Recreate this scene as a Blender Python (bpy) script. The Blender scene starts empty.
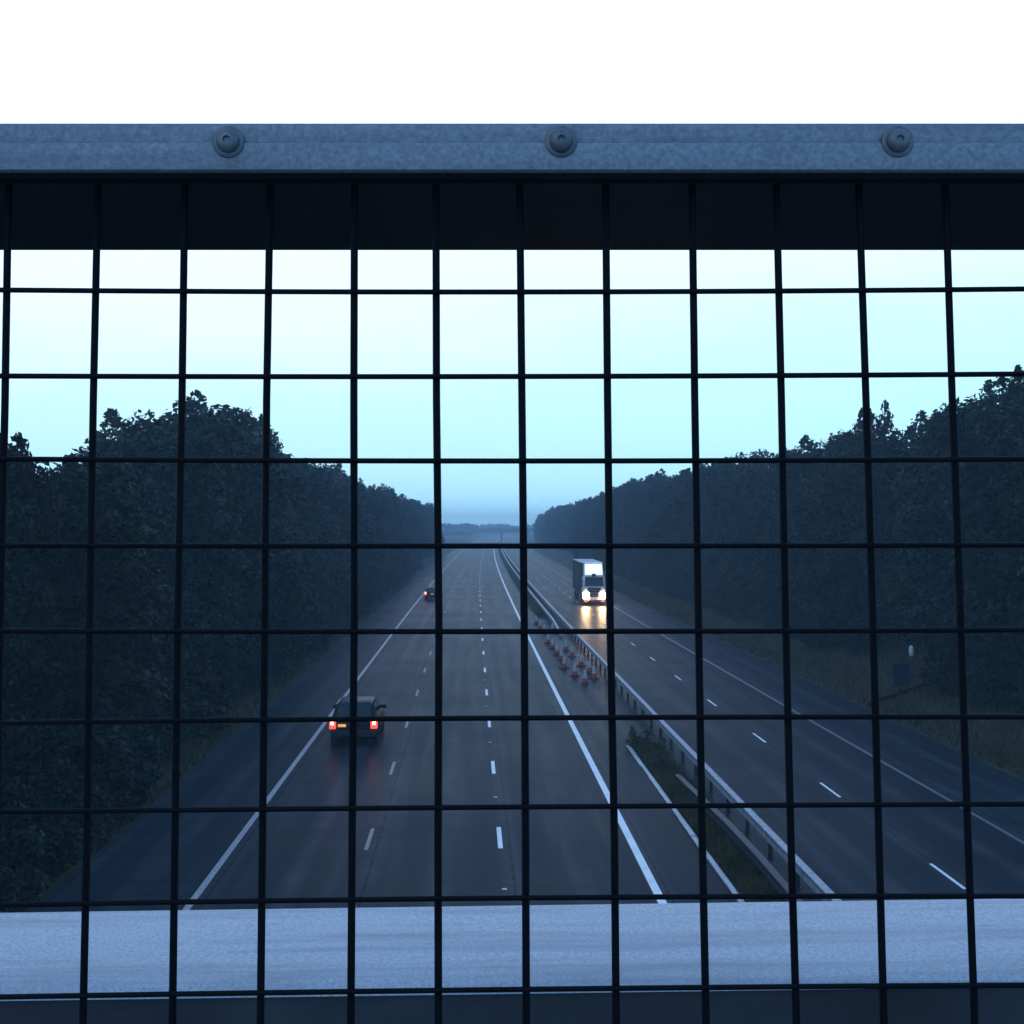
import bpy, bmesh, math, random
import numpy as np
from mathutils import Vector, Matrix
random.seed(7)
rng = np.random.default_rng(11)
S = bpy.context.scene
COL = S.collection

# ------------------------------------------------------------------ camera numbers
F = 1095.0                       # focal length in pixels of a 1024 picture
EYE = 8.8                        # eye height above the carriageway
YAW = math.atan(43 / F)          # camera looks a little right of the road direction
PITCH = math.atan(14 / F)

def off(y):                      # the motorway bends gently to the right
    return 2.9e-5 * y * y if y > 0 else 0.0

def px_of(x, y):
    return 512 + F * math.tan(math.atan2(x, y) - YAW)

# ------------------------------------------------------------------ node helpers
def new_mat(name):
    m = bpy.data.materials.new(name); m.use_nodes = True
    nt = m.node_tree
    return m, nt, nt.nodes['Principled BSDF']

def N(nt, t, **kw):
    n = nt.nodes.new(t)
    for k, v in kw.items():
        if k in n.inputs: n.inputs[k].default_value = v
        else: setattr(n, k, v)
    return n

def coords(nt, scale=(1, 1, 1), kind='Object'):
    tc = N(nt, 'ShaderNodeTexCoord'); mp = N(nt, 'ShaderNodeMapping')
    mp.inputs['Scale'].default_value = scale
    nt.links.new(tc.outputs[kind], mp.inputs['Vector'])
    return mp.outputs['Vector']

def noise(nt, vec, scale, detail=5, rough=.6):
    n = N(nt, 'ShaderNodeTexNoise'); n.inputs['Scale'].default_value = scale
    n.inputs['Detail'].default_value = detail; n.inputs['Roughness'].default_value = rough
    nt.links.new(vec, n.inputs['Vector'])
    return n.outputs['Fac']

def ramp(nt, fac, stops):
    r = N(nt, 'ShaderNodeValToRGB')
    e = r.color_ramp.elements
    while len(e) < len(stops): e.new(.5)
    for el, (p, c) in zip(e, stops):
        el.position = p
        el.color = (c, c, c, 1) if not isinstance(c, (tuple, list)) else (*c, 1)
    nt.links.new(fac, r.inputs['Fac'])
    return r.outputs['Color']

def mixc(nt, a, b, fac, mode='MIX'):
    m = N(nt, 'ShaderNodeMix', data_type='RGBA', blend_type=mode)
    for i, v in ((6, a), (7, b)):
        if isinstance(v, (tuple, list)): m.inputs[i].default_value = (*v, 1)
        else: nt.links.new(v, m.inputs[i])
    if isinstance(fac, (int, float)): m.inputs[0].default_value = fac
    else: nt.links.new(fac, m.inputs[0])
    return m.outputs[2]

def bump(nt, b, h, strength, dist=.02):
    n = N(nt, 'ShaderNodeBump'); n.inputs['Strength'].default_value = strength
    n.inputs['Distance'].default_value = dist
    nt.links.new(h, n.inputs['Height']); nt.links.new(n.outputs['Normal'], b.inputs['Normal'])

def simple(name, col, rough=.5, metal=0., var=.25, scale=6., bmp=.0, coat=0., spec=None, kind='Object'):
    m, nt, b = new_mat(name)
    v = coords(nt, kind=kind)
    f = noise(nt, v, scale)
    lo = tuple(c * (1 - var) for c in col); hi = tuple(min(1, c * (1 + var)) for c in col)
    nt.links.new(ramp(nt, f, [(.3, lo), (.7, hi)]), b.inputs['Base Color'])
    b.inputs['Roughness'].default_value = rough; b.inputs['Metallic'].default_value = metal
    b.inputs['Coat Weight'].default_value = coat
    if spec is not None: b.inputs['Specular IOR Level'].default_value = spec
    if bmp: bump(nt, b, noise(nt, v, scale * 8), bmp, .004)
    return m

def emit(name, col, strength):
    m, nt, b = new_mat(name)
    v = coords(nt)
    f = noise(nt, v, 9, 2)
    nt.links.new(ramp(nt, f, [(.2, tuple(c * .8 for c in col)), (.8, col)]), b.inputs['Emission Color'])
    b.inputs['Base Color'].default_value = (*[c * .5 for c in col], 1)
    b.inputs['Emission Strength'].default_value = strength
    b.inputs['Roughness'].default_value = .2
    return m

# ------------------------------------------------------------------ object helpers
def tag(o, label=None, cat=None, group=None, kind=None):
    if label: o['label'] = label
    if cat: o['category'] = cat
    if group: o['group'] = group
    if kind: o['kind'] = kind
    return o

def empty(name, loc=(0, 0, 0), rz=0.):
    o = bpy.data.objects.new(name, None); COL.objects.link(o)
    o.location = loc; o.rotation_euler = (0, 0, rz); o.empty_display_size = .2
    return o

def link(name, me, mat, parent=None, smooth=None):
    o = bpy.data.objects.new(name, me); COL.objects.link(o)
    if mat: me.materials.append(mat)
    if parent: o.parent = parent
    if smooth is not None and len(me.polygons):
        me.polygons.foreach_set('use_smooth', [True] * len(me.polygons))
        if smooth < 180: me.set_sharp_from_angle(angle=math.radians(smooth))
    return o

def obj(name, bm, mat, parent=None, smooth=None):
    me = bpy.data.meshes.new(name)
    bmesh.ops.recalc_face_normals(bm, faces=bm.faces)
    bm.to_mesh(me); bm.free()
    return link(name, me, mat, parent, smooth)

def raw(name, v, f, mat, parent=None, smooth=None):
    me = bpy.data.meshes.new(name); me.from_pydata(v, [], f); me.update()
    return link(name, me, mat, parent, smooth)

def quads(name, P, mat, parent=None):
    """P: array (n,4,3) of loose quads"""
    n = len(P); me = bpy.data.meshes.new(name)
    me.vertices.add(n * 4); me.vertices.foreach_set('co', P.reshape(-1).astype('f'))
    me.loops.add(n * 4); me.loops.foreach_set('vertex_index', np.arange(n * 4, dtype='i'))
    me.polygons.add(n); me.polygons.foreach_set('loop_start', np.arange(0, n * 4, 4, dtype='i'))
    me.update(calc_edges=True)
    return me if parent == 'mesh' else link(name, me, mat, parent)

def box(bm, x0, x1, y0, y1, z0, z1, bev=0.):
    r = bmesh.ops.create_cube(bm, size=1)
    vs = r['verts']
    for v in vs:
        v.co = Vector((x0 if v.co.x < 0 else x1, y0 if v.co.y < 0 else y1, z0 if v.co.z < 0 else z1))
    if bev:
        es = list({e for v in vs for e in v.link_edges})
        bmesh.ops.bevel(bm, geom=es, offset=bev, segments=2, affect='EDGES', profile=.6)
    return vs

def tube(bm, pts, rad, n=8, cap=True):
    rings = []
    for i, p in enumerate(pts):
        p = Vector(p)
        d = (Vector(pts[min(i + 1, len(pts) - 1)]) - Vector(pts[max(i - 1, 0)])).normalized()
        a = d.orthogonal().normalized() if i == 0 else (rings[-1][1] - d * rings[-1][1].dot(d)).normalized()
        b = d.cross(a); r = rad[i] if isinstance(rad, (list, tuple)) else rad
        rings.append(([bm.verts.new(p + (a * math.cos(t) + b * math.sin(t)) * r)
                       for t in [2 * math.pi * k / n for k in range(n)]], a))
    for (A, _), (B, _) in zip(rings, rings[1:]):
        for k in range(n): bm.faces.new((A[k], A[(k + 1) % n], B[(k + 1) % n], B[k]))
    if cap:
        bm.faces.new(rings[0][0][::-1]); bm.faces.new(rings[-1][0])

def lathe(bm, prof, n=20, M=Matrix()):
    """prof: list of (r, z); revolve about z, then transform by M"""
    rings = [[bm.verts.new(M @ Vector((r * math.cos(2 * math.pi * k / n), r * math.sin(2 * math.pi * k / n), z)))
              for k in range(n)] for r, z in prof]
    for A, B in zip(rings, rings[1:]):
        for k in range(n): bm.faces.new((A[k], A[(k + 1) % n], B[(k + 1) % n], B[k]))
    bm.faces.new(rings[0][::-1]); bm.faces.new(rings[-1])

def loft(bm, rings):
    R = [[bm.verts.new(p) for p in r] for r in rings]
    n = len(R[0])
    for A, B in zip(R, R[1:]):
        for k in range(n): bm.faces.new((A[k], A[(k + 1) % n], B[(k + 1) % n], B[k]))
    bm.faces.new(R[0][::-1]); bm.faces.new(R[-1])

def panel(bm, q, t=.012):
    """thin solid panel from 4 points, thickness outward along its normal"""
    q = [Vector(p) for p in q]
    n = (q[1] - q[0]).cross(q[3] - q[0]).normalized() * t
    a = [bm.verts.new(p) for p in q]; b = [bm.verts.new(p + n) for p in q]
    bm.faces.new(a[::-1]); bm.faces.new(b)
    for k in range(4): bm.faces.new((a[k], a[(k + 1) % 4], b[(k + 1) % 4], b[k]))

# ------------------------------------------------------------------ materials
def make_road():
    m, nt, b = new_mat('wet_asphalt')
    v = coords(nt, kind='UV'); vs = coords(nt, (1.1, .035, 1), 'UV'); vx = coords(nt, (.12, .9, 1), 'UV')
    fine = noise(nt, v, 60, 3); big = noise(nt, v, .18, 4); streak = noise(nt, vs, 1.4, 5)
    c = ramp(nt, fine, [(.25, (.011, .016, .021)), (.75, (.028, .038, .047))])
    c = mixc(nt, c, (.055, .062, .070), ramp(nt, streak, [(.5, 0.), (.8, .55)]))
    c = mixc(nt, c, (.018, .019, .021), ramp(nt, big, [(.5, 0.), (.75, .6)]))
    # paired wheel tracks in each lane, dark lane joints, cross ripples and patches
    sxy = N(nt, 'ShaderNodeSeparateXYZ'); nt.links.new(v, sxy.inputs[0])
    wob = N(nt, 'ShaderNodeMath', operation='MULTIPLY_ADD'); nt.links.new(noise(nt, v, .05, 2), wob.inputs[0]); wob.inputs[1].default_value = .9; nt.links.new(sxy.outputs['X'], wob.inputs[2])
    ph = N(nt, 'ShaderNodeMath', operation='MULTIPLY'); nt.links.new(wob.outputs[0], ph.inputs[0]); ph.inputs[1].default_value = 2 * math.pi / 1.83
    co_ = N(nt, 'ShaderNodeMath', operation='SINE'); nt.links.new(ph.outputs[0], co_.inputs[0])
    trk = ramp(nt, co_.outputs[0], [(.35, 0.), (.95, 1.)])
    blot = ramp(nt, noise(nt, v, .35, 6, .7), [(.35, .15), (.65, 1.)])
    tm = mixc(nt, trk, blot, 1., 'MULTIPLY')
    c = mixc(nt, c, (.062, .069, .078), mixc(nt, tm, (.6, .6, .6), 1., 'MULTIPLY'))
    rip = ramp(nt, noise(nt, vx, 1.1, 5, .65), [(.5, 0.), (.72, .55)])
    c = mixc(nt, c, (.010, .013, .016), rip)
    md_ = N(nt, 'ShaderNodeMath', operation='PINGPONG'); nt.links.new(sxy.outputs['X'], md_.inputs[0]); md_.inputs[1].default_value = 1.83
    jn = ramp(nt, noise(nt, v, 3, 4), [(.4, .2), (.6, 1.)])
    lt = N(nt, 'ShaderNodeMath', operation='LESS_THAN'); nt.links.new(md_.outputs[0], lt.inputs[0]); lt.inputs[1].default_value = .035
    c = mixc(nt, c, (.006, .008, .010), mixc(nt, lt.outputs[0], jn, 1., 'MULTIPLY'))
    nt.links.new(c, b.inputs['Base Color'])
    r = mixc(nt, ramp(nt, streak, [(.3, .46), (.7, .3)]), ramp(nt, big, [(.3, .5), (.7, .32)]), .5)
    nt.links.new(r, b.inputs['Roughness'])
    b.inputs['Specular IOR Level'].default_value = .010
    bump(nt, b, fine, .25, .004)
    return m
M_road = make_road()

def paint(name, col, wear):
    m, nt, b = new_mat(name)
    v = coords(nt)
    f = noise(nt, v, 14, 6, .7); g = noise(nt, v, 1.3, 3)
    c = mixc(nt, col, (.05, .052, .055), ramp(nt, f, [(wear - .1, 1.), (wear + .1, 0.)]))
    c = mixc(nt, c, tuple(x * .6 for x in col), ramp(nt, g, [(.45, 0.), (.8, .6)]))
    nt.links.new(c, b.inputs['Base Color']); b.inputs['Roughness'].default_value = .42
    return m
M_white = paint('road_paint_bright', (.78, .80, .80), .30)
M_worn = paint('road_paint_worn', (.36, .37, .38), .44)
M_faint = paint('road_paint_nearly_gone', (.22, .23, .24), .55)

def make_ground():
    m, nt, b = new_mat('rough_grass_ground')
    v = coords(nt)
    a = noise(nt, v, .35, 6); c = noise(nt, v, 5, 6, .7)
    col = ramp(nt, a, [(.3, (.030, .040, .016)), (.5, (.055, .055, .024)), (.7, (.075, .062, .032))])
    col = mixc(nt, col, (.020, .028, .012), ramp(nt, c, [(.45, 0.), (.7, .8)]))
    nt.links.new(col, b.inputs['Base Color']); b.inputs['Roughness'].default_value = .9
    b.inputs['Specular IOR Level'].default_value = .15
    bump(nt, b, c, .8, .1)
    return m
M_ground = make_ground()

def foliage(name, dark, mid, light):
    m, nt, b = new_mat(name)
    oi = N(nt, 'ShaderNodeObjectInfo')
    v = coords(nt)
    f = noise(nt, v, .7, 4, .6); g = noise(nt, v, 9, 2)
    c = ramp(nt, f, [(.32, dark), (.5, mid), (.7, light)])
    c = mixc(nt, c, light, ramp(nt, g, [(.5, 0.), (.75, .5)]))
    hs = N(nt, 'ShaderNodeHueSaturation')
    mr = N(nt, 'ShaderNodeMapRange'); mr.inputs['To Min'].default_value = .7; mr.inputs['To Max'].default_value = 1.25
    nt.links.new(oi.outputs['Random'], mr.inputs['Value']); nt.links.new(mr.outputs['Result'], hs.inputs['Value'])
    mh = N(nt, 'ShaderNodeMapRange'); mh.inputs['To Min'].default_value = .48; mh.inputs['To Max'].default_value = .525
    nt.links.new(oi.outputs['Random'], mh.inputs['Value']); nt.links.new(mh.outputs['Result'], hs.inputs['Hue'])
    nt.links.new(c, hs.inputs['Color']); nt.links.new(hs.outputs['Color'], b.inputs['Base Color'])
    b.inputs['Roughness'].default_value = .65; b.inputs['Specular IOR Level'].default_value = .12
    return m
M_leaf = [foliage('leaves_dark_green', (.0018, .012, .0050), (.0045, .0225, .0092), (.010, .037, .0135)),
          foliage('leaves_blue_green', (.0018, .0115, .0066), (.0042, .020, .0108), (.009, .032, .0155)),
          foliage('leaves_olive', (.004, .012, .0048), (.010, .022, .0075), (.019, .035, .0115))]
M_bark = simple('bark', (.06, .05, .042), .9, scale=4, bmp=.4)
M_grass = foliage('grass_blades', (.032, .038, .013), (.060, .056, .020), (.11, .080, .036))
M_galv = simple('galvanised_steel', (.34, .36, .38), .55, .35, .18, 14, .25)
M_beam = simple('weathered_barrier_steel', (.31, .33, .35), .55, .25, .3, 5, .2)
M_dark = simple('dark_steel', (.03, .032, .036), .6, .2, .3, 10)
M_wire = simple('dark_wire', (.004, .005, .007), .6, 0, .3, 30, spec=.12)
M_web = simple('dark_steel_plate', (.042, .046, .052), .7, .1, .4, 8, .3)  # darker tone for the plate below the ledge
M_under = simple('rail_steel_shaded', (.009, .010, .012), .7, 0., .3, 9, .2)  # shade under the rail put into a near-black steel colour
def make_ledge():
    m, nt, b = new_mat('pale_pitted_ledge')
    v = coords(nt); vl = coords(nt, (.6, 9, 4))
    f = noise(nt, v, 420, 3, .7); g = noise(nt, vl, 5, 5); h = noise(nt, v, 9, 5)
    c = ramp(nt, f, [(.3, (.40, .42, .45)), (.7, (.70, .72, .75))])
    c = mixc(nt, c, (.34, .35, .38), ramp(nt, g, [(.46, 0.), (.66, .75)]))
    c = mixc(nt, c, (.3, .31, .31), ramp(nt, h, [(.55, 0.), (.75, .55)]))
    nt.links.new(c, b.inputs['Base Color']); b.inputs['Roughness'].default_value = .75
    bump(nt, b, f, .35, .0015)
    return m
M_ledge = make_ledge()
def make_rail():
    m, nt, b = new_mat('galvanised_rail')
    v = coords(nt); vl = coords(nt, (.5, 8, 8))
    f = noise(nt, v, 300, 3, .7); g = noise(nt, vl, 7, 5); h = noise(nt, v, 22, 5)
    c = ramp(nt, f, [(.3, (.21, .22, .24)), (.7, (.38, .395, .42))])
    c = mixc(nt, c, (.16, .165, .18), ramp(nt, g, [(.5, 0.), (.72, .6)]))
    c = mixc(nt, c, (.12, .115, .11), ramp(nt, h, [(.6, 0.), (.78, .6)]))
    nt.links.new(c, b.inputs['Base Color']); b.inputs['Roughness'].default_value = .6
    b.inputs['Metallic'].default_value = .15
    bump(nt, b, f, .3, .001)
    return m
M_rail = make_rail()
M_bolt = simple('bolt_dull_zinc', (.17, .175, .18), .42, .5, .25, 90)
M_conc = simple('old_concrete', (.27, .27, .26), .85, 0, .3, 3, .4)
M_kerb = paint('kerb_worn_white', (.46, .47, .47), .40)
M_orange = simple('cone_orange', (.52, .07, .03), .45, 0, .2, 8)
M_sleeve = simple('cone_sleeve_white', (.50, .51, .51), .45, 0, .2, 20)
M_cbase = simple('cone_base_red_brown', (.22, .028, .02), .7, 0, .3, 12)
M_carp = simple('car_paint_black', (.006, .007, .009), .45, 0, .2, 3, spec=.15)
M_glass = simple('tinted_glass', (.008, .010, .012), .08, 0, .2, 2, spec=.45)
M_rubber = simple('tyre_rubber', (.018, .018, .018), .8, 0, .3, 20)
M_alloy = simple('wheel_alloy', (.3, .3, .31), .35, .8, .2, 9)
M_plastic = simple('black_plastic', (.009, .009, .010), .6, 0, .3, 15)
M_tail = emit('tail_lamp_red', (1., .03, .02), 6)
M_tailcore = emit('tail_lamp_core', (1., .5, .28), 9)
M_plate = emit('self_lit_yellow_plate', (1., .46, .09), 1.0)  # light of the plate lamps put into the plate as its own glow
M_head = emit('headlamp', (1., .64, .32), 340)
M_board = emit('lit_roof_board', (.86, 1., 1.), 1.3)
M_mark = emit('amber_marker', (1., .22, .04), 2.2)
M_cab = simple('lorry_white_paint', (.78, .8, .82), .35, 0, .08, 2, coat=.3)
M_trailer = simple('trailer_grey_side', (.025, .034, .038), .6, 0, .2, 1, spec=.1)
M_bumper = simple('lorry_bumper_red', (.20, .03, .02), .4, 0, .2, 4)
M_sign = simple('sign_blue', (.008, .022, .055), .5, 0, .3, 8)
M_post = simple('post_white', (.6, .62, .64), .5, 0, .15, 12)
M_soil = simple('dark_soil', (.005, .005, .004), .95, 0, .4, 3, .5, spec=0.)

# ------------------------------------------------------------------ terrain and roads
def smooth(a, b, x):
    t = max(0., min(1., (x - a) / (b - a))); return t * t * (3 - 2 * t)

def bank(xl):
    if -10.2 < xl < 19.3: return -.03
    if xl >= 19.3: return -.03 + .05 * smooth(19.3, 19.8, xl) + 1.3 * smooth(21, 31, xl) + 2.0 * smooth(35, 90, xl)
    return -.03 + .05 * smooth(-10.2, -10.7, xl) + .9 * smooth(-12, -19, xl) + 2.0 * smooth(-25, -80, xl)

ys = list(np.arange(-60, 140, 4.)) + list(np.arange(140, 700, 14.)) + list(np.arange(700, 1451, 50.))
xs = [-370, -250, -150, -90, -60, -40, -30, -25, -22, -20, -18, -16, -14.5, -13, -12, -11.2, -10.7, -10.4, -10.2, -10,
      0, 10, 19, 19.2, 19.3, 19.5, 19.8, 20.5, 21.2, 22, 23, 24, 25, 26, 27.5, 29, 31, 34, 38, 45, 60, 90, 150, 250, 340]
V = []; Fc = []
for y in ys:
    for x in xs:
        j = (random.uniform(-.06, .06) if (x < -10.7 or x > 19.9) and abs(x) < 60 else 0)
        V.append((x + off(y), y, bank(x) + j))
nx = len(xs)
for i in range(len(ys) - 1):
    for k in range(nx - 1):
        a = i * nx + k; Fc.append((a, a + 1, a + nx + 1, a + nx))
tag(raw('ground', V, Fc, M_ground, None, 180), kind='structure')

def strip(name, x0, x1, y0, y1, z, mat, step=10., zf=None):
    V = []; Fc = []; n = max(1, int((y1 - y0) / step))
    for i in range(n + 1):
        y = y0 + (y1 - y0) * i / n
        V += [(x0 + off(y), y, z), (x1 + off(y), y, z)]
        if i: Fc.append((2 * i - 2, 2 * i - 1, 2 * i + 1, 2 * i))
    return raw(name, V, Fc, mat)
rd = tag(strip('road', -10.05, 19.1, -60, 1440, 0, M_road, 6), kind='structure')
uv = rd.data.uv_layers.new(name='UVMap')
for lp in rd.data.loops:
    p_ = rd.data.vertices[lp.vertex_index].co; uv.data[lp.index].uv = (p_.x - off(p_.y) - 1.1, p_.y)

def band(V, Fc, x, w, y0, y1, z=.004, step=12.):
    n = max(1, int((y1 - y0) / step)); b = len(V)
    for i in range(n + 1):
        y = y0 + (y1 - y0) * i / n
        V += [(x - w / 2 + off(y), y, z), (x + w / 2 + off(y), y, z)]
        if i:
            a = b + 2 * i - 2; Fc.append((a, a + 1, a + 3, a + 2))
def marking(name, mat, spans, x, w):
    V, Fc = [], []
    for y0, y1 in spans: band(V, Fc, x, w, y0, y1)
    return tag(raw(name, V, Fc, mat), kind='structure')
marking('edge_line', M_white, [(-40, 900)], 4.5, .21)
marking('edge_line', M_worn, [(-40, 900)], -6.5, .17)
marking('edge_line', M_faint, [(-40, 900)], 15.37, .13)
dl = [(31.05 + 9 * k - 1.05, 31.05 + 9 * k + 1.05) for k in range(-7, 60)]
dr = [(27.2 + 9 * k - 1, 27.2 + 9 * k + 1) for k in range(-6, 60)]
marking('lane_marking', M_white, dl, .84, .13)
marking('lane_marking', paint('road_paint_ghost', (.15, .16, .165), .55), dl, -2.82, .11)
marking('lane_marking', M_white, dr, 12.0, .10)

# ------------------------------------------------------------------ central reservation
V, Fc = [], []
def patch(name, x0f, x1f, y0, y1, n, h, mat):
    V, Fc = [], []; m = 7
    for i in range(n + 1):
        y = y0 + (y1 - y0) * i / n
        for k in range(m):
            u = k / (m - 1); x = x0f(y) + (x1f(y) - x0f(y)) * u
            z = .006 + h * math.sin(math.pi * u) ** .5 * min(1, (i + .2) / 2, (n - i + .2) / 2) * random.uniform(.8, 1.15)
            V.append((x + off(y), y, max(.006, z)))
    for i in range(n):
        for k in range(m - 1):
            a = i * m + k; Fc.append((a, a + 1, a + m + 1, a + m))
    return tag(raw(name, V, Fc, mat, None, 180), kind='structure')
patch('reservation_soil', lambda y: 6.5, lambda y: 7.55 - .5 * smooth(38, 44, y), -10, 43.6, 50, .10, M_ground)
patch('reservation_soil', lambda y: 6.0 + .5 * smooth(115, 104, y), lambda y: 7.5, 104, 700, 120, .12, M_ground)
bm = bmesh.new()
for y in np.arange(18, 43, 1.83):
    box(bm, 6.27 + random.uniform(-.012, .012), 6.42, y, y + 1.81, .0, .055 + random.uniform(-.01, .01), .012)
tag(obj('kerb', bm, M_kerb), kind='structure')

# grass blades: one uncountable object each
def blades(name, pts, h, w, mat):
    n = len(pts); P = np.zeros((n, 4, 3)); pts = np.array(pts)
    ang = rng.uniform(0, 2 * np.pi, n); hh = h * rng.uniform(.45, 1.3, n); ww = w * rng.uniform(.6, 1.3, n)
    dx = np.cos(ang) * ww; dy = np.sin(ang) * ww; lx = rng.normal(0, .35, n) * hh; ly = rng.normal(0, .35, n) * hh
    P[:, 0] = pts - np.c_[dx, dy, 0 * dx]; P[:, 1] = pts + np.c_[dx, dy, 0 * dx]
    P[:, 2] = pts + np.c_[dx * .25 + lx, dy * .25 + ly, hh]; P[:, 3] = pts + np.c_[-dx * .25 + lx, -dy * .25 + ly, hh]
    return quads(name, P, mat)
pts = []
for _ in range(16000):
    y = random.uniform(18, 43.6); x = random.uniform(6.5, 7.5 - .5 * smooth(38, 44, y)); pts.append((x, y, .03))
for _ in range(9000):
    y = 105 + 330 * random.random() ** 1.6; x = random.uniform(6.2, 7.3); pts.append((x + off(y), y, .05))
tag(blades('grass', pts, .24, .018, M_grass), 'rough grass and weeds growing along the central reservation', 'grass', kind='stuff')
pts = []
for _ in range(60000):
    y = 30 + 150 * random.random() ** 1.7
    if random.random() < .72: x = random.uniform(19.2, 29)
    else: x = -random.uniform(10.1, 13.5)
    t_ = (x - 19.25) / 10.5
    if x > 0 and abs(y - (52.5 + 9 * t_ + .7 * math.sin(t_ * 5))) < .55: continue
    pts.append((x + off(y), y, bank(x) - .02))
tag(blades('grass', pts, .34, .03, M_grass), 'dark unmown grass on the verges beside the hard shoulders', 'grass', kind='stuff')

# near-black strip climbing the right verge
V, Fc = [], []
for i in range(22):
    t = i / 21; x = 19.25 + 10.5 * t; y = 52.5 + 9 * t + .7 * math.sin(t * 5)
    V += [(x + off(y), y - .38, bank(x) + .13), (x + off(y), y + .38, bank(x) + .13)]
    if i: Fc.append((2 * i - 2, 2 * i - 1, 2 * i + 1, 2 * i))
tag(raw('path', V, Fc, M_soil), kind='structure')

# ------------------------------------------------------------------ barriers
def barrier(name, x, y0, y1, label, ramp_lo=None, ramp_hi=None, maxposts=100, steel=None):
    root = empty(name, (x + off(y0), y0, 0))
    tag(root, label, 'barrier')
    ox, oy = root.location.x, root.location.y
    def hz(y):
        h = 1.
        if ramp_hi: h = min(h, max(0., (y1 - y) / ramp_hi))
        if ramp_lo: h = min(h, max(0., (y - y0) / ramp_lo))
        return h
    # open box beam: closed section lofted along the line
    st = list(np.arange(y0, min(y1, 160), 3.2)) + list(np.arange(max(y0, 160), y1, 12.)) + [y1]
    st = sorted(set([round(s, 3) for s in st]))
    sec = [(-.10, .47), (.10, .47), (.10, .53), (.085, .57), (.085, .61), (.10, .65), (.10, .70), (.075, .715), (-.075, .715), (-.10, .70),
           (-.10, .65), (-.085, .61), (-.085, .57), (-.10, .53)]
    bm = bmesh.new(); rings = []
    for y in st:
        k = hz(y)
        rings.append([(x + off(y) + a - ox, y - oy, z * k + (z - .47) * (1 - k) + .03 * (1 - k)) for a, z in sec])
    loft(bm, rings); obj('beam', bm, steel or M_beam, root, 25)
    pb = bmesh.new(); box(pb, -.055, .055, -.03, .03, 0, .468); box(pb, -.08, .08, -.05, .05, 0, .03)
    pm = bpy.data.meshes.new('post'); pb.to_mesh(pm); pb.free(); pm.materials.append(M_dark)
    rest = bmesh.new(); n = 0; y = y0 + 1.2
    while y < y1 - .5:
        if hz(y) > .45:
            if n < maxposts:
                o = bpy.data.objects.new('post', pm); COL.objects.link(o); o.parent = root
                o.location = (x + off(y) - ox, y - oy, 0); o.scale = (1, 1, min(1, hz(y) + .05))
            else:
                box(rest, x + off(y) - ox - .055, x + off(y) - ox + .055, y - oy - .03, y - oy + .03, 0, .468)
            n += 1
        y += 2.4
    if len(rest.verts): tag(obj('post', rest, M_dark, root), kind='stuff')
    else: rest.free()
    return root
barrier('safety_barrier', 7.95, 18, 640, 'long pale steel beam barrier running unbroken down the central reservation')
barrier('safety_barrier', 7.12, 14, 37.5, 'dark short end of barrier ramping down into the near grass strip', ramp_hi=9, steel=M_dark)
barrier('safety_barrier', 7.05, 86, 420, 'second thinner barrier beyond the cones, left of the long pale one', ramp_lo=9)

# ------------------------------------------------------------------ overbridge we stand on
bridge = empty('overbridge', (0, 0, EYE), -YAW)
tag(bridge, 'bridge parapet with bolted steel top rail, dark wire mesh and pale lower ledge', 'bridge')
cp, sp = math.cos(PITCH), math.sin(PITCH)
def pp(px, py, d):               # parapet coordinates of a measured pixel at depth d in front of the eye
    u = (px - 512) / F; v = -(py - 512) / F
    y = cp - v * sp; z = sp + v * cp
    return (u * d / y, d, z * d / y)
zt0 = pp(512, 172, .64)[2]; zt1 = pp(512, 124, .64)[2]; zm = pp(512, 144, .64)[2]
L = 5.
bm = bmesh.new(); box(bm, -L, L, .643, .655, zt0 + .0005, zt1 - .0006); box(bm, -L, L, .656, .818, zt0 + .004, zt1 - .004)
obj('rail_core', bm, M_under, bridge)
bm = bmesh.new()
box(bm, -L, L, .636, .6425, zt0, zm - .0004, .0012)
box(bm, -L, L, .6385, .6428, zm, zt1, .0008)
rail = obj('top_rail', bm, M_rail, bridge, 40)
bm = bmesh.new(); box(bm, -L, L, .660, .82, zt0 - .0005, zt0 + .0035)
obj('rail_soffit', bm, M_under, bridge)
pitch = 333.5 / F * .64
x0 = pp(563, 143, .636)[0]
for k in range(-12, 13):
    bm = bmesh.new()
    Mx = Matrix.Translation((x0 + k * pitch + random.uniform(-.0012, .0012), .6364, zm + random.uniform(-.0006, .0006))) @ Matrix.Rotation(math.radians(90), 4, 'X')
    lathe(bm, [(.0094, -.001), (.0094, .0008), (.0090, .0012), (.0068, .0013), (.0066, .0030), (.0056, .0046), (.0040, .0054), (.0022, .0056), (.0018, .0042), (.0004, .0041)], 22, Mx)
    obj('bolt', bm, M_bolt, rail, 50)
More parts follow.
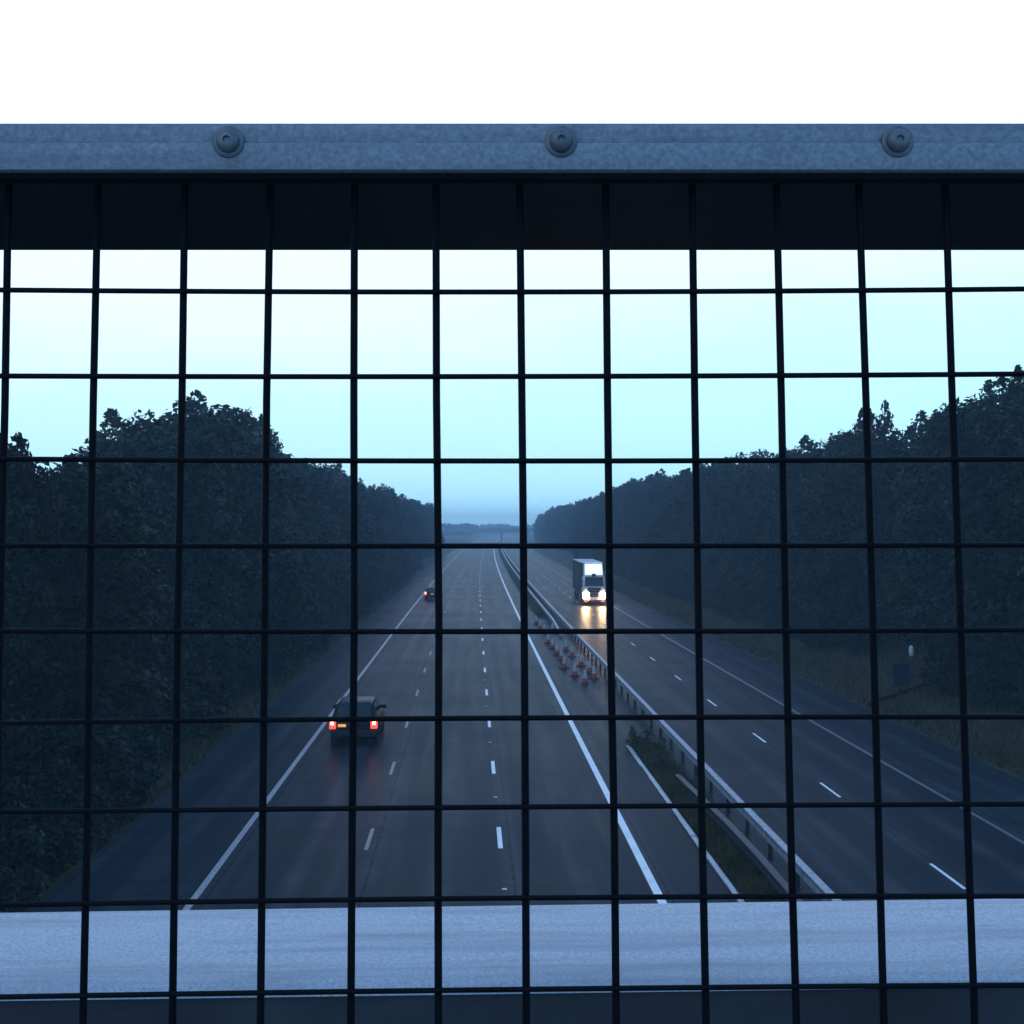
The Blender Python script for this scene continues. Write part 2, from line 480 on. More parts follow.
# wire mesh
tops = [8, 97, 184, 269, 355, 437, 521, 606, 693, 777, 861, 948]
bots = [-5, 84, 173, 262, 352, 439, 526, 615, 705, 794, 882, 972]
pairs = list(zip(tops, bots))
pairs = [(8 - 85.5 * k, -5 - 88.8 * k) for k in range(40, 0, -1)] + pairs + [(948 + 85.5 * k, 972 + 88.8 * k) for k in range(1, 41)]
def md(py): return .66 - .025 * (py - 250) / 700.
bm = bmesh.new()
for xt, xb in pairs:
    P = []
    for py in (180, 400, 620, 840, 1075):
        t = (py - 250) / 700.; w = 0 if abs(xt - 500) > 560 else random.uniform(-1, 1) * .0006
        p = pp(xt + (xb - xt) * t, py, md(py)); P.append((p[0] + w, p[1], p[2]))
    tube(bm, P, .00225, 8)
rows = [(290, 292, 289), (376, 376.5, 374), (459, 461, 459), (545.5, 546, 545), (631, 631.5, 630),
        (723, 718, 717), (812, 807, 804), (905, 898, 896), (997, 989.5, 985), (1092, 1081, 1077)]
for a, b, c in rows:
    P = []
    for k in range(-26, 39):
        px = k * 85.33; u = max(-.4, min(1.4, px / 1024.)); q = a * (2 * (u - .5) * (u - 1)) + b * (4 * u * (1 - u)) + c * (2 * u * (u - .5))
        p = pp(px, q, md(q) - .0035); P.append(p)
    tube(bm, P, .0016, 8)
obj('wire_mesh', bm, M_wire, bridge, 60)
# lower ledge: a flat-topped rail, sagging slightly to the left
zf = -.2807
roll = math.radians(.8)
bm = bmesh.new()
prof = [(.6735, -.0055), (.6735, -.004), (.675, -.0018), (.679, 0.), (.690, .0012), (.81, .0012), (.8145, -.001), (.816, -.004), (.816, -.0055)]
loft(bm, [[(x, y, zf + z + math.sin(roll) * max(-1.5, min(1.5, x))) for y, z in prof] for x in np.linspace(-L, L, 41)])
obj('ledge', bm, M_ledge, bridge, 30)
bm = bmesh.new()
loft(bm, [[(x, y, zf + z + math.sin(roll) * max(-1.5, min(1.5, x))) for y, z in ((.6765, -.0057), (.80, -.0057), (.80, -.62), (.6765, -.62))] for x in np.linspace(-L, L, 41)])
obj('web_panel', bm, M_web, bridge)
for x in (-4.6, -2.3, 2.3, 4.6):
    bm = bmesh.new(); box(bm, x - .05, x + .05, .70, .79, zf + .035, zt0 - .0008, .004)
    obj('post', bm, M_galv, bridge)
bm = bmesh.new(); box(bm, -30, 45, -5.5, .95, -2.1, -1.62, .02); box(bm, -30, 45, .66, .95, -1.618, zf - .64, .01)
obj('deck', bm, M_conc, bridge)

# ------------------------------------------------------------------ trees
def leafquads(C, nrm, size):
    n = len(C); a = rng.normal(size=(n, 3)); a -= nrm * np.sum(a * nrm, 1)[:, None]; a /= np.linalg.norm(a, axis=1)[:, None] + 1e-9
    b = np.cross(nrm, a); s = size[:, None]
    P = np.zeros((n, 4, 3))
    P[:, 0] = C - a * s; P[:, 1] = C + b * s * .55 + nrm * s * .15; P[:, 2] = C + a * s; P[:, 3] = C - b * s * .55 + nrm * s * .15
    return P

def crown_mesh(seed, R, H, z0, nl, nleaf, leaf, spikes, shape=1.):
    """lobes of leaves filling an uneven envelope from z0 to H"""
    r = random.Random(seed); Cs = []; Ns = []
    lobes = []
    for k in range(nl):
        t = (k + r.random()) / nl
        env = (math.sin(math.pi * min(1, .16 + .70 * t)) ** .65) * (1 - .08 * t * shape)
        a = k * 2.4 + r.uniform(-.5, .5); rr = R * env * r.uniform(.35, .85)
        lr = R * r.uniform(.30, .50) * (1.05 - .28 * t)
        lobes.append((rr * math.cos(a), rr * math.sin(a), z0 + (H - z0) * t * .93, lr, lr * r.uniform(.65, 1.0)))
    w = np.array([l[3] ** 2 for l in lobes]); w /= w.sum()
    for (cx, cy, cz, lr, lh), wi in zip(lobes, w):
        n = int(nleaf * wi)
        d = rng.normal(size=(n, 3)); d /= np.linalg.norm(d, axis=1)[:, None]
        rad = rng.uniform(.55, 1.05, n) * (1 + .22 * np.sin(5 * d[:, 0] + seed) * np.cos(4 * d[:, 1] + 3 * d[:, 2]))
        C = np.array([cx, cy, cz]) + d * rad[:, None] * np.array([lr, lr, lh])
        nn = d + rng.normal(size=(n, 3)) * .75 + np.array([0, 0, .35]); nn /= np.linalg.norm(nn, axis=1)[:, None]
        Cs.append(C); Ns.append(nn)
    for k in range(int(spikes * .8)):          # upright shoots breaking the outline
        l = max(r.sample(lobes, 3), key=lambda q: q[2] + q[4]) if k % 3 else r.choice(lobes)
        L_ = r.uniform(.35, 1.15); n = int(70 * L_ / .9 * (.2 / leaf) ** 1.3)
        t = rng.uniform(0, 1, n)
        ax = l[0] + r.uniform(-.6, .6) * l[3]; ay = l[1] + r.uniform(-.6, .6) * l[3]; tx, ty = r.uniform(-.3, .3), r.uniform(-.3, .3)
        wdt = (.34 * (1 - t) ** .6 + .05)
        C = np.c_[ax + tx * t * L_ + rng.normal(0, 1, n) * wdt * .6, ay + ty * t * L_ + rng.normal(0, 1, n) * wdt * .6, l[2] + l[4] * .8 + t * L_]
        nn = rng.normal(size=(n, 3)); nn /= np.linalg.norm(nn, axis=1)[:, None]
        Cs.append(C); Ns.append(nn)
    C = np.vstack(Cs); Nn = np.vstack(Ns)
    P = leafquads(C, Nn, leaf * rng.uniform(.55, 1.25, len(C)))
    top = np.percentile(P[:, :, 2], 99.7)
    me = quads('crown', P, None, 'mesh')
    return me, top, lobes

def trunk_mesh(seed, H, lobes):
    r = random.Random(seed); bm = bmesh.new()
    pts = []; x = y = 0
    for k in range(8):
        t = k / 7; pts.append((x, y, H * .8 * t - .25)); x += r.uniform(-.16, .16); y += r.uniform(-.16, .16)
    tube(bm, pts, [.24 * (1 - .82 * k / 7) for k in range(8)], 9)
    for l in r.sample(lobes, min(9, len(lobes))):
        k = max(1, min(6, int(7 * (l[2] - 1.4) / (H * .8)))); s = Vector(pts[k]); e = Vector(l[:3])
        m = (s + e) / 2 + Vector((0, 0, -.15))
        tube(bm, [s, m, e], [.09, .06, .02], 6)
    me = bpy.data.meshes.new('trunk'); bmesh.ops.recalc_face_normals(bm, faces=bm.faces); bm.to_mesh(me); bm.free(); me.materials.append(M_bark)
    return me

PROTO = []
for i, (R, H, z0, nl, nleaf, leaf, sp_) in enumerate([
        (3.1, 12, 1.0, 30, 15000, .17, 14), (3.5, 12, .8, 34, 16000, .18, 10), (2.7, 12, 1.0, 28, 13000, .17, 18),
        (3.3, 12, .6, 26, 14000, .19, 9), (3.0, 12, .9, 36, 15000, .16, 20), (3.7, 12, .7, 32, 16000, .18, 12)]):
    me, top, lobes = crown_mesh(100 + i, R, H, z0, nl, nleaf, leaf, sp_)
    me.materials.append(M_leaf[i % 3])
    PROTO.append((me, top, trunk_mesh(200 + i, H, lobes)))
SHRUB = []
for i in range(4):
    me, top, lobes = crown_mesh(300 + i, 1.7, 2.8, .1, 16, 5200, .13, 9)
    me.materials.append(M_leaf[(i + 1) % 3])
    bm = bmesh.new()
    for k in range(6):
        a = k * 1.05; l = lobes[k * 2]
        tube(bm, [(.12 * math.cos(a), .12 * math.sin(a), -.1), (l[0] * .5, l[1] * .5, l[2] * .6), l[:3]], [.035, .025, .01], 5)
    sm = bpy.data.meshes.new('stem'); bm.to_mesh(sm); bm.free(); sm.materials.append(M_bark)
    SHRUB.append((me, top, sm))

def put(name, proto, x, y, h, wf, label, cat, group, stem):
    me, top, tm = proto
    e = empty(name, (x, y, bank(x - off(y)) + 0.0), random.uniform(0, 6.28))
    s = h / top; e.scale = (s * wf, s * wf, s)
    tag(e, label, cat, group)
    c = bpy.data.objects.new('crown' if stem == 'trunk' else 'foliage', me); COL.objects.link(c); c.parent = e
    t = bpy.data.objects.new(stem, tm); COL.objects.link(t); t.parent = e
    return e

SILL = [(-400, 470), (-60, 452), (0, 456), (40, 460), (88, 457), (110, 440), (130, 422), (165, 413), (215, 404), (250, 428), (285, 455),
        (330, 468), (350, 479), (385, 490), (405, 497), (425, 503), (440, 520)]
SILR = [(528, 520), (545, 513), (560, 505), (600, 496), (620, 486), (655, 474), (690, 464), (740, 455), (800, 443), (850, 433),
        (905, 436), (945, 412), (985, 382), (1024, 376), (1300, 330)]
def interp(T, x):
    if x <= T[0][0]: return T[0][1]
    for (a, b), (c, d) in zip(T, T[1:]):
        if x <= c: return b + (d - b) * (x - a) / (c - a)
    return T[-1][1]

def row(T, xl, y0, y1, sp0, grow, f0, f1, labels, jit=1.):
    y = y0
    while y < y1:
        xx = xl + random.uniform(-jit, jit); x = xx + off(y); px = px_of(x, y)
        zt = EYE + (526 - interp(T, px)) / F * math.hypot(x, y) * math.cos(math.atan2(x, y) - YAW)
        h = (zt - bank(xx)) * random.uniform(f0, f1)
        h = max(4.5, min(19, h))
        lab, grp = [l[1:] for l in labels if y < l[0]][0]
        put('tree', random.choice(PROTO), x, y, h, random.uniform(.9, 1.12) * (1.25 if h < 8 else 1), lab, 'tree', grp, 'trunk')
        y += (sp0 + grow * y) * random.uniform(.85, 1.2)
LL = [(75, 'dark leafy tree of the nearest left-hand roadside belt, crown low and full', 'near trees on the left'),
      (190, 'leafy tree halfway along the left-hand belt, above the left shoulder', 'middle trees on the left'),
      (9999, 'hazy tree near the far end of the left-hand belt', 'far trees on the left')]
LR = [(85, 'tall dark tree of the nearest right-hand belt behind the grass verge', 'near trees on the right'),
      (190, 'dark tree halfway along the right-hand belt, level with the oncoming lorry', 'middle trees on the right'),
      (9999, 'hazy blue tree near the far end of the right-hand belt', 'far trees on the right')]
row(SILL, -15.0, 24, 335, 3.9, .012, .86, .99, LL)
row(SILL, -20.5, 36, 290, 5.5, .02, .90, 1.02, LL)
row(SILR, 28.0, 40, 600, 4.0, .012, .86, .99, LR)
row(SILR, 34.0, 56, 420, 5.5, .02, .90, 1.02, LR)
# the two trees that stand out above the belts
def feature(px, py, xl, proto, wf, label):
    y = xl / math.tan(math.atan((px - 512) / F) + YAW)
    x = xl + off(y); zt = EYE + (526 - py) / F * math.hypot(x, y) * math.cos(math.atan2(x, y) - YAW)
    put('tree', PROTO[proto], x, y, zt - bank(xl), wf, label, 'tree', None, 'trunk')
feature(212, 409, -16.5, 3, 1.25, 'tallest round-topped tree of the left belt, rising well above its neighbours')
feature(150, 426, -17.5, 1, 1.1, 'broad tree leaning against the tallest crown on the left, slightly lower')
feature(876, 408, 31.0, 2, .62, 'slender tree standing up alone above the right-hand belt')
feature(1000, 380, 29.5, 0, 1.1, 'highest dark tree at the right end of the right-hand belt')
feature(48, 466, -16.0, 5, 1.3, 'level-topped tree at the near end of the left belt')
feature(-4, 436, -16.0, 2, .8, 'thin-topped tree at the extreme left, nearest of all to the bridge')
# shrubs along the feet of both belts
y = 22.
while y < 230:
    xl = -11.9 + random.uniform(-.5, .3)
    put('shrub', random.choice(SHRUB), xl + off(y), y, random.uniform(2.0, 3.6), 1.15, 'low dense shrub at the foot of the left-hand trees', 'shrub', 'shrubs under the left belt', 'stem')
    y += random.uniform(2.3, 3.4) + .012 * y
y = 44.
while y < 260:
    if 57 < y < 70: y = 70.
    xl = 24.9 + random.uniform(-.6, .5)
    put('shrub', random.choice(SHRUB), xl + off(y), y, random.uniform(2.2, 3.8), 1.15, 'low dense shrub where the right-hand grass meets the trees', 'shrub', 'shrubs under the right belt', 'stem')
    y += random.uniform(2.3, 3.4) + .012 * y
WEED = []
for i in range(3):
    me, top, lobes = crown_mesh(400 + i, 1.0, .9, .02, 14, 1500, .10, 5)
    me.materials.append(M_grass)
    bm = bmesh.new()
    for l in lobes[:6]: tube(bm, [(l[0] * .3, l[1] * .3, -.05), (l[0], l[1], l[2] * .8)], [.012, .005], 5)
    sm = bpy.data.meshes.new('stem'); bm.to_mesh(sm); bm.free(); sm.materials.append(M_bark); WEED.append((me, top, sm))
for x_, y_, h_ in ((-10.9, 22.5, 2.2), (-10.7, 24.6, 1.7), (-11.3, 26.4, 2.6), (-10.8, 28.3, 1.8), (-11.2, 30.5, 2.3), (-10.9, 33.2, 1.9), (-13., 23.5, 3.2), (-14., 27., 3.6)):
    put('shrub', SHRUB[int(y_ * 3) % 4], x_, y_, h_, 1.25, 'bushy shrub spilling towards the left hard shoulder near the ledge', 'shrub', 'shrubs beside the near left shoulder', 'stem')
# weeds at the head of the reservation grass
for k, (x, y, h, lab) in enumerate([(6.75, 43.3, .85, 'bushy weed clump at the far tip of the grassy reservation'),
                                    (7.25, 41.6, .75, 'weed clump beside the barrier posts near the grass tip'),
                                    (6.95, 39.6, .6, 'low weed clump behind the white kerb stones'),
                                    (6.9, 28.6, .55, 'dark weed clump in the grass just beyond the ledge')]):
    put('weed_clump', WEED[k % 3], x, y, h, [1.1, 1.0, .9, 1.][k], lab, 'plant', None, 'stem')

# far-off wood closing the view
Cs = []; Ns = []
for k in range(420):
    x = random.uniform(-330, 330); y = random.uniform(820, 1350)
    if -25 < x - off(y) < 34 and y < 1150: continue
    h = random.uniform(5, 10.5) if x < 60 else random.uniform(6, 11); n = 150
    d = rng.normal(size=(n, 3)); d /= np.linalg.norm(d, axis=1)[:, None]
    Cs.append(np.array([x, y, h * .5 + 1]) + d * np.array([6.5, 6.5, h * .52]) * rng.uniform(.7, 1, n)[:, None])
    nn = d + rng.normal(size=(n, 3)) * .5; nn /= np.linalg.norm(nn, axis=1)[:, None]; Ns.append(nn)
C = np.vstack(Cs); P = leafquads(C, np.vstack(Ns), rng.uniform(.8, 1.9, len(C)))
tag(quads('distant_wood', P, M_leaf[1]), 'far-off blue line of woodland at the end of the motorway', 'woodland', kind='stuff')

# ------------------------------------------------------------------ far overbridge
yb = 610.; xb = off(yb)
fb = empty('road_bridge', (xb + 4.5, yb, 0), -.02)
tag(fb, 'distant flat road bridge crossing the motorway, faded by haze', 'bridge')
bm = bmesh.new(); box(bm, -42, 42, -4, 4, 5.5, 6.6, .05); obj('deck', bm, M_conc, fb)
for yy in (-3.9, 3.7):
    bm = bmesh.new(); box(bm, -42, 42, yy, yy + .2, 6.602, 7.5); obj('parapet', bm, M_conc, fb)
for xx in (-16.5, 2.9, 17.8):
    bm = bmesh.new(); box(bm, xx - .5, xx + .5, -3, 3, -.05, 5.498, .05); obj('pier', bm, M_conc, fb)
for s in (-1, 1):
    bm = bmesh.new()
    loft(bm, [[(s * 26, yy, 0), (s * 42, yy, 0), (s * 42, yy, 5.497), (s * 34, yy, 5.497)] for yy in (-4.5, 4.5)])
    obj('abutment', bm, M_conc, fb)

# ------------------------------------------------------------------ vehicles
def wheel(parent, x, y, r, w, side):
    Mx = Matrix.Translation((x, y, r)) @ Matrix.Rotation(math.radians(90 * side), 4, 'Y')
    bm = bmesh.new(); h = w / 2
    lathe(bm, [(r * .62, -h), (r * .9, -h), (r, -h * .75), (r, h * .75), (r * .9, h), (r * .62, h), (r * .6, h * .5), (r * .6, -h * .5)], 24, Mx)
    t = obj('wheel', bm, M_rubber, parent, 40)
    bm = bmesh.new()
    lathe(bm, [(r * .6, -h * .4), (r * .6, h * .55), (r * .5, h * .62), (r * .3, h * .35), (r * .14, h * .5), (r * .05, h * .52)], 20, Mx)
    obj('rim', bm, M_alloy, t, 40)

def car(name, x, y, rz, label, mats, plate_x=0.):
    """rear end at the origin, nose towards +y"""
    e = empty(name, (x, y, 0), rz); tag(e, label, 'car')
    W = .90
    st = [(0, .80, .38, .82), (.06, .86, .30, .95), (.3, W, .22, .98), (.8, W, .2, .98), (2.0, W, .2, .96), (2.9, W, .2, .95), (3.5, W * .97, .22, .88), (3.95, .80, .28, .72), (4.08, .66, .36, .6)]
    bm = bmesh.new(); rings = []
    for yy, w, zb, zt in st:
        m = (zb + zt) / 2
        half = [(w * .78, zb), (w * .96, zb + .1), (w, m), (w * .985, zt - .12), (w * .93, zt - .02), (w * .84, zt)]
        rings.append([(a, yy, z) for a, z in half] + [(-a, yy, z) for a, z in half[::-1]])
    loft(bm, rings)
    rg = []                                                    # greenhouse
    for yy, w, zt in ((.10, .74, .99), (.30, .70, 1.26), (.52, .64, 1.45), (1.0, .65, 1.50), (2.0, .65, 1.48), (2.35, .64, 1.42), (3.15, .72, .97)):
        rg.append([(w * 1.06 + .06, yy, .93), (w + (1.5 - zt) * .06, yy, zt - .05), (w - .07, yy, zt), (-w + .07, yy, zt), (-w - (1.5 - zt) * .06, yy, zt - .05), (-w * 1.06 - .06, yy, .93)])
    loft(bm, rg)
    obj('body', bm, mats, e, 35)
    bm = bmesh.new(); panel(bm, [(-.66, .085, 1.02), (.66, .085, 1.02), (.57, .47, 1.40), (-.57, .47, 1.40)], .022); obj('rear_window', bm, M_glass, e)
    bm = bmesh.new(); panel(bm, [(.64, 3.10, 1.03), (-.64, 3.10, 1.03), (-.56, 2.40, 1.405), (.56, 2.40, 1.405)], .03); obj('windscreen', bm, M_glass, e)
    for s in (-1, 1):
        bm = bmesh.new(); q = [(s * .825, .55, 1.0), (s * .825, 2.75, 1.0), (s * .70, 2.2, 1.39), (s * .70, .75, 1.40)]
        panel(bm, q if s > 0 else q[::-1], .02); obj('side_window', bm, M_glass, e)
        bm = bmesh.new(); box(bm, min(s * .84, s * 1.06), max(s * .84, s * 1.06), 2.42, 2.52, .98, 1.12, .03); obj('mirror', bm, mats, e)
        bm = bmesh.new(); box(bm, min(s * .65, s * .89), max(s * .65, s * .89), -.022, .16, .64, .98, .03)
        t = obj('tail_light', bm, M_tail, e)
        bm = bmesh.new(); box(bm, s * .78 - .055, s * .78 + .055, -.03, -.0225, .78, .93, .003); obj('bulb', bm, M_tailcore, t)
        for yy in (.72, 3.25): wheel(e, s * .80, yy, .31, .2, s)
    bm = bmesh.new(); box(bm, -.84, .84, -.05, .05, .36, .60, .04); obj('bumper', bm, M_plastic, e)
    bm = bmesh.new(); box(bm, plate_x - .15, plate_x + .15, -.036, -.012, .71, .805, .004); obj('number_plate', bm, M_plate, e)
    return e

yc = 43.9
c0 = car('car', -4.6, yc, 0, 'black tall car with both red tail lights lit in the left lane', M_carp, -.42)
c0.scale = (1.06, 1.06, 1.14)
yc2 = 130.
car('car', -4.85 + off(yc2), yc2, -2 * 2.9e-5 * yc2, 'tiny dark car far ahead in the left lane, red lights glowing', M_carp)

def lorry(x, y, rz):
    e = empty('lorry', (x, y, 0), rz)
    tag(e, 'white articulated lorry with blazing headlights coming towards the bridge', 'lorry')
    bm = bmesh.new()
    rings = []
    for z, yf, w in ((.62, .02, 1.22), (1.1, 0, 1.25), (1.9, .03, 1.25), (2.15, .06, 1.25), (3.0, .30, 1.20), (3.16, .42, 1.14)):
        rings.append([(-w + .12, yf, z), (w - .12, yf, z), (w, yf + .14, z), (w, 2.15, z), (-w, 2.15, z), (-w, yf + .14, z)])
    loft(bm, rings); cab = obj('cab', bm, M_cab, e, 30)
    bm = bmesh.new(); panel(bm, [(-1.06, .045, 2.12), (1.06, .045, 2.12), (1.0, .29, 2.96), (-1.0, .29, 2.96)], .03); obj('windscreen', bm, M_glass, e)
    bm = bmesh.new(); panel(bm, [(-.98, -.0, 2.98), (.98, -.0, 2.98), (1.02, .30, 3.14), (-1.02, .30, 3.14)], .05); obj('sun_visor', bm, M_plastic, e)
    bm = bmesh.new()
    loft(bm, [[(-1.08, .48, 3.17), (1.08, .48, 3.17), (1.1, 2.1, 3.17), (-1.1, 2.1, 3.17)],
              [(-1.02, 1.30, 4.66), (1.02, 1.30, 4.66), (1.1, 2.15, 4.70), (-1.1, 2.15, 4.70)]])
    obj('wind_deflector', bm, M_cab, e, 30)
    dz = lambda z: .48 + (z - 3.17) * .5503 - .003
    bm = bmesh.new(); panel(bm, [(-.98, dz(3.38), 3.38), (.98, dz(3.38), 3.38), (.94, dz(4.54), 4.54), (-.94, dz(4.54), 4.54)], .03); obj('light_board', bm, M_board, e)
    bm = bmesh.new(); box(bm, -.2, .2, .38, .66, 3.2, 3.5, .03); obj('roof_horn', bm, M_plastic, e)
    bm = bmesh.new()
    for k in range(6): box(bm, -.60 - .05 * max(0, k - 2), .60 + .05 * max(0, k - 2), -.04, .05, .96 + .175 * k, 1.09 + .175 * k, .01)
    obj('grille', bm, M_plastic, e)
    bm = bmesh.new(); box(bm, -1.24, 1.24, -.12, .55, .30, .62, .05); obj('bumper', bm, M_bumper, e)
    for s in (-1, 1):
        bm = bmesh.new(); box(bm, s * .92 - .29, s * .92 + .29, -.06, .05, .80, 1.36, .06); obj('headlight', bm, M_head, e)
        bm = bmesh.new(); box(bm, s * .95 - .18, s * .95 + .18, -.15, -.10, .40, .54, .02); obj('marker_light', bm, M_mark, e)
        bm = bmesh.new(); tube(bm, [(s * 1.2, .35, 2.75), (s * 1.45, .22, 2.7), (s * 1.45, .22, 1.9)], .025, 6); box(bm, s * 1.45 - .12, s * 1.45 + .12, .14, .26, 1.85, 2.65, .03)
        obj('mirror', bm, M_plastic, e)
        bm = bmesh.new(); q = [(s * 1.252, .45, 2.1), (s * 1.252, 1.35, 2.1), (s * 1.225, 1.35, 2.85), (s * 1.225, .55, 2.85)]
        panel(bm, q if s > 0 else q[::-1], .015); obj('side_window', bm, M_glass, e)
        for yy in (1.1, 4.4): wheel(e, s * 1.05, yy, .5, .32, s)
        for yy in (11.2, 12.5, 13.8): wheel(e, s * 1.05, yy, .5, .36, s)
    bm = bmesh.new(); box(bm, -.45, .45, .6, 14.6, .62, .98); obj('chassis', bm, M_dark, e)
    bm = bmesh.new(); box(bm, -1.275, 1.275, 2.75, 16.2, 1.05, 4.62, .04)
    t = obj('trailer', bm, M_trailer, e)
    bm = bmesh.new(); box(bm, -1.2, 1.2, 2.72, 2.748, 1.2, 4.3, .01); obj('front_panel', bm, M_trailer, t)
    bm = bmesh.new(); box(bm, -1.25, 1.25, 2.8, 16.15, 4.622, 4.66)
    obj('roof', bm, M_galv, t)
    return e
yl = 121.
lorry(13.45 + off(yl), yl, -2 * 2.9e-5 * yl - .018)

# ------------------------------------------------------------------ cones
def cone_proto():
    base = bmesh.new(); box(base, -.23, .23, -.23, .23, 0, .07, .02)
    lathe(base, [(.19, .068), (.175, .11), (.16, .13)], 20)
    body = bmesh.new(); lathe(body, [(.158, .12), (.135, .30), (.068, .66), (.05, .745), (.035, .755)], 20)
    sl = bmesh.new(); lathe(sl, [(.1365, .31), (.138, .32), (.058, .725), (.054, .735)], 20)
    out = []
    for n, b, m in (('base', base, M_cbase), ('cone', body, M_orange), ('sleeve', sl, M_sleeve)):
        me = bpy.data.meshes.new(n); bmesh.ops.recalc_face_normals(b, faces=b.faces); b.to_mesh(me); b.free(); me.materials.append(m)
        me.polygons.foreach_set('use_smooth', [True] * len(me.polygons)); me.set_sharp_from_angle(angle=math.radians(40)); out.append((n, me))
    return out
CP = cone_proto()
ORD = ['nearest', 'second nearest', 'third nearest', 'fourth nearest', 'fifth nearest', 'sixth nearest', 'seventh nearest', 'eighth nearest', 'ninth nearest', 'farthest']
def ground_px(px, py):
    yy = F * EYE / (py - 526.); return yy * (px - 469.) / F, yy
left = [(585.3, 684), (575, 676.5), (564.2, 668.5), (561.5, 660.5), (557, 655), (552.5, 649), (548, 643.5), (544, 634), (540.5, 629), (536.5, 624)]
right = [(594, 679), (589.5, 673), (581, 666.5), (572, 657), (566, 651), (552.5, 632)]
for rows_, what in ((left, 'left'), (right, 'right')):
    for i, (px, py) in enumerate(rows_):
        x, y = ground_px(px, py)
        nm = ORD[i] if i < len(rows_) - 1 else 'farthest'
        if what == 'left': lab = f'{nm} orange and white traffic cone in the left row, beside the bright edge line'
        else: lab = f'{nm} traffic cone in the right row, closest to the barrier posts'
        e = empty('traffic_cone', (x, y, .0), random.uniform(0, 6)); tag(e, lab, 'cone', 'traffic cones on the crossover')
        for n, me in CP:
            o = bpy.data.objects.new(n, me); COL.objects.link(o); o.parent = e

# ------------------------------------------------------------------ verge furniture
xs_, ys_ = 23.1, 57.8
e = empty('sign', (xs_, ys_, bank(22.7)), .12); tag(e, 'small dark blue sign standing on the right-hand grass verge', 'sign')
bm = bmesh.new(); box(bm, -.48, .48, -.012, .012, .12, 1.32, .01); obj('sign_face', bm, M_sign, e)
for s in (-.3, .3):
    bm = bmesh.new(); tube(bm, [(s, .045, -.2), (s, .045, 1.25)], .03, 8); obj('post', bm, M_dark, e)
e = empty('marker_post', (24.35, 59.5, bank(24.2)), 0); tag(e, 'short marker post with a pale head on the grass before the right-hand trees', 'marker post')
bm = bmesh.new(); lathe(bm, [(.05, -.2), (.045, 1.3), (.04, 1.42)], 12); obj('post', bm, M_dark, e, 50)
bm = bmesh.new(); lathe(bm, [(.08, 1.3), (.12, 1.34), (.13, 1.55), (.12, 1.78), (.07, 1.86), (.02, 1.88)], 12); obj('head', bm, M_post, e, 50)

# road studs along the lane line
bm = bmesh.new(); box(bm, -.06, .06, -.055, .055, 0, .02, .008); sm_ = bpy.data.meshes.new('stud'); bm.to_mesh(sm_); bm.free(); sm_.materials.append(M_sleeve)
for k in range(7):
    o = bpy.data.objects.new('road_stud', sm_); COL.objects.link(o); o.location = (.86, 26.6 + 9 * k, .003)
    tag(o, 'tiny pale road stud between two dashes of the left carriageway lane line', 'road stud', 'road studs between the dashes')

# ------------------------------------------------------------------ haze
bm = bmesh.new(); box(bm, -395, 420, -75, 1470, -1.3, 24.)
m = bpy.data.materials.new('evening_haze'); m.use_nodes = True; nt = m.node_tree; nt.nodes.clear()
out = N(nt, 'ShaderNodeOutputMaterial'); pv = N(nt, 'ShaderNodeVolumePrincipled')
pv.inputs['Color'].default_value = (.60, .84, 1, 1); pv.inputs['Density'].default_value = .0010; pv.inputs['Anisotropy'].default_value = .1
nt.links.new(pv.outputs['Volume'], out.inputs['Volume'])
tag(obj('haze', bm, m), 'blue evening haze over the motorway', 'haze', kind='stuff')

# ------------------------------------------------------------------ sky and sun
SUN_EL, SUN_AZ = math.radians(38), math.radians(215)
w = bpy.data.worlds.new('World'); S.world = w; w.use_nodes = True; nt = w.node_tree
bg = nt.nodes['Background']
sky = N(nt, 'ShaderNodeTexSky'); sky.sky_type = 'NISHITA'; sky.sun_disc = False
sky.sun_elevation = SUN_EL; sky.sun_rotation = SUN_AZ; sky.altitude = 100; sky.air_density = 1.5; sky.dust_density = 4
tc = N(nt, 'ShaderNodeTexCoord'); sx = N(nt, 'ShaderNodeSeparateXYZ')
nt.links.new(tc.outputs['Generated'], sx.inputs[0])
mpw = N(nt, 'ShaderNodeMapping'); mpw.inputs['Scale'].default_value = (1, 1, 4.5); mpw.inputs['Location'].default_value = (.7, .2, 0)
nt.links.new(tc.outputs['Generated'], mpw.inputs['Vector'])
cl = noise(nt, mpw.outputs['Vector'], 2.6, 6, .6)
ad = N(nt, 'ShaderNodeMath', operation='MULTIPLY_ADD'); nt.links.new(cl, ad.inputs[0]); ad.inputs[1].default_value = .10
nt.links.new(sx.outputs['Z'], ad.inputs[2])
ad2 = N(nt, 'ShaderNodeMath', operation='MULTIPLY_ADD'); nt.links.new(sx.outputs['X'], ad2.inputs[0]); ad2.inputs[1].default_value = -.10
nt.links.new(ad.outputs[0], ad2.inputs[2])
mr = N(nt, 'ShaderNodeMath', operation='SUBTRACT'); nt.links.new(ad2.outputs[0], mr.inputs[0]); mr.inputs[1].default_value = .05
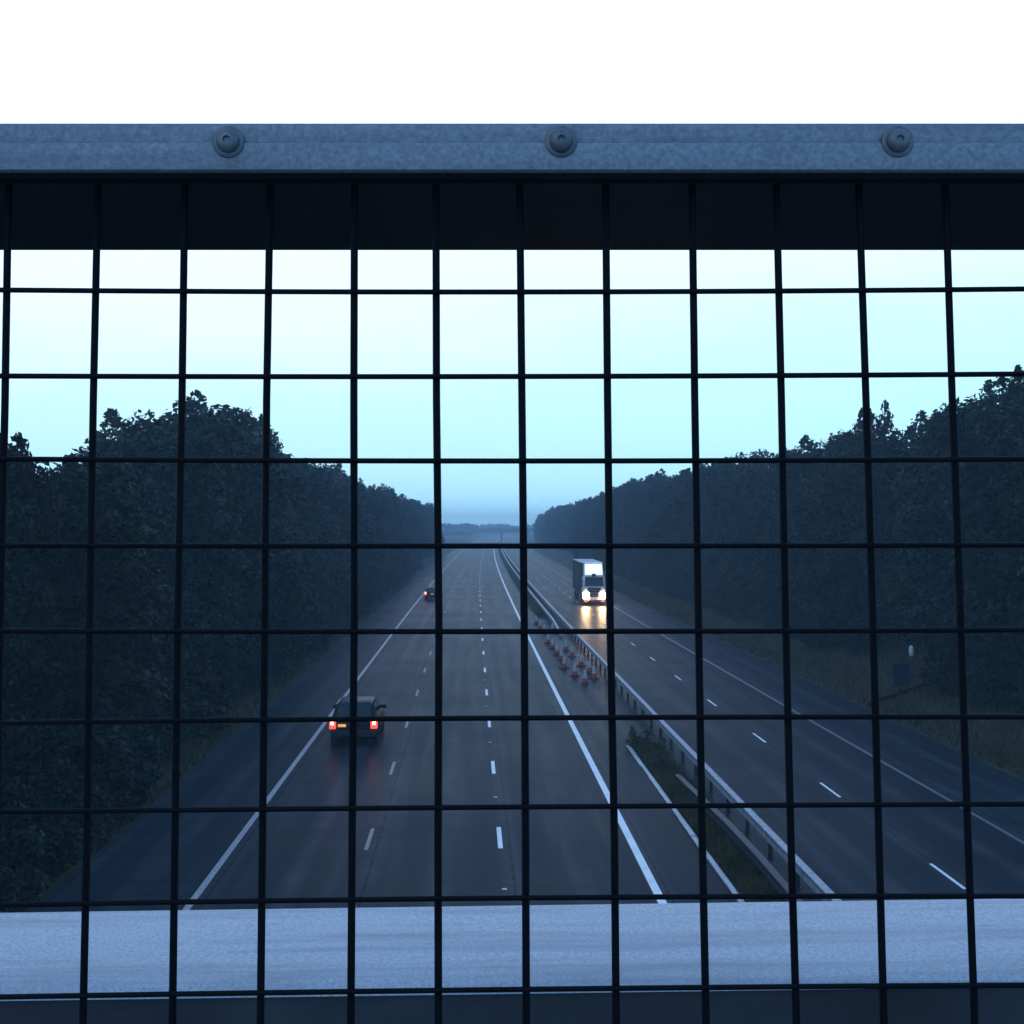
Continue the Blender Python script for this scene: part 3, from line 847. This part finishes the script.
grad = ramp(nt, mr.outputs[0], [(0., (.50, .98, 1.16)), (.05, (.52, .94, 1.10)), (.12, (.58, .94, 1.04)), (.20, (.78, .98, 1.12)),
                                (.30, (.90, 1.12, 1.5)), (.50, (.88, 1.15, 1.7)), (.68, (.17, .38, .80))])
gain = N(nt, 'ShaderNodeMix', data_type='RGBA', blend_type='MULTIPLY'); gain.inputs[0].default_value = 1
nt.links.new(grad, gain.inputs[6]); gain.inputs[7].default_value = (12.4, 12.4, 13.2, 1)
# bright ahead; unseen sky overhead and behind dimmed blue to darken the ground light
fr = N(nt, 'ShaderNodeMapRange', interpolation_type='SMOOTHSTEP'); fr.inputs['From Min'].default_value = -.1; fr.inputs['From Max'].default_value = .75
nt.links.new(sx.outputs['Y'], fr.inputs['Value'])
lay = mixc(nt, (1.7, 4.7, 9.6), gain.outputs[2], fr.outputs['Result'])
tot = mixc(nt, lay, sky.outputs['Color'], .06)
nt.links.new(tot, bg.inputs['Color']); bg.inputs['Strength'].default_value = .1
sd = bpy.data.lights.new('sun', 'SUN'); sd.energy = .15; sd.angle = math.radians(40); sd.color = (1, .96, .9)
so = bpy.data.objects.new('sun', sd); COL.objects.link(so)
d = Vector((math.sin(SUN_AZ) * math.cos(SUN_EL), math.cos(SUN_AZ) * math.cos(SUN_EL), math.sin(SUN_EL)))
so.rotation_euler = (-d).to_track_quat('-Z', 'Y').to_euler(); so.location = d * 50

# ------------------------------------------------------------------ camera and output
cd = bpy.data.cameras.new('camera'); cd.sensor_width = 36; cd.lens = F / 1024 * 36; cd.clip_start = .05; cd.clip_end = 4000
co = bpy.data.objects.new('camera', cd); COL.objects.link(co); co.location = (0, 0, EYE)
co.rotation_euler = (math.radians(90) + PITCH, 0, -YAW); S.camera = co
vs_ = S.view_settings; vs_.view_transform = 'Standard'; vs_.look = 'None'; vs_.exposure = 0; vs_.gamma = 1; vs_.use_curve_mapping = False
S.render.engine = 'CYCLES'
S.cycles.use_denoising = True
S.cycles.sample_clamp_indirect = 12
S.cycles.max_bounces = 6; S.cycles.volume_bounces = 1
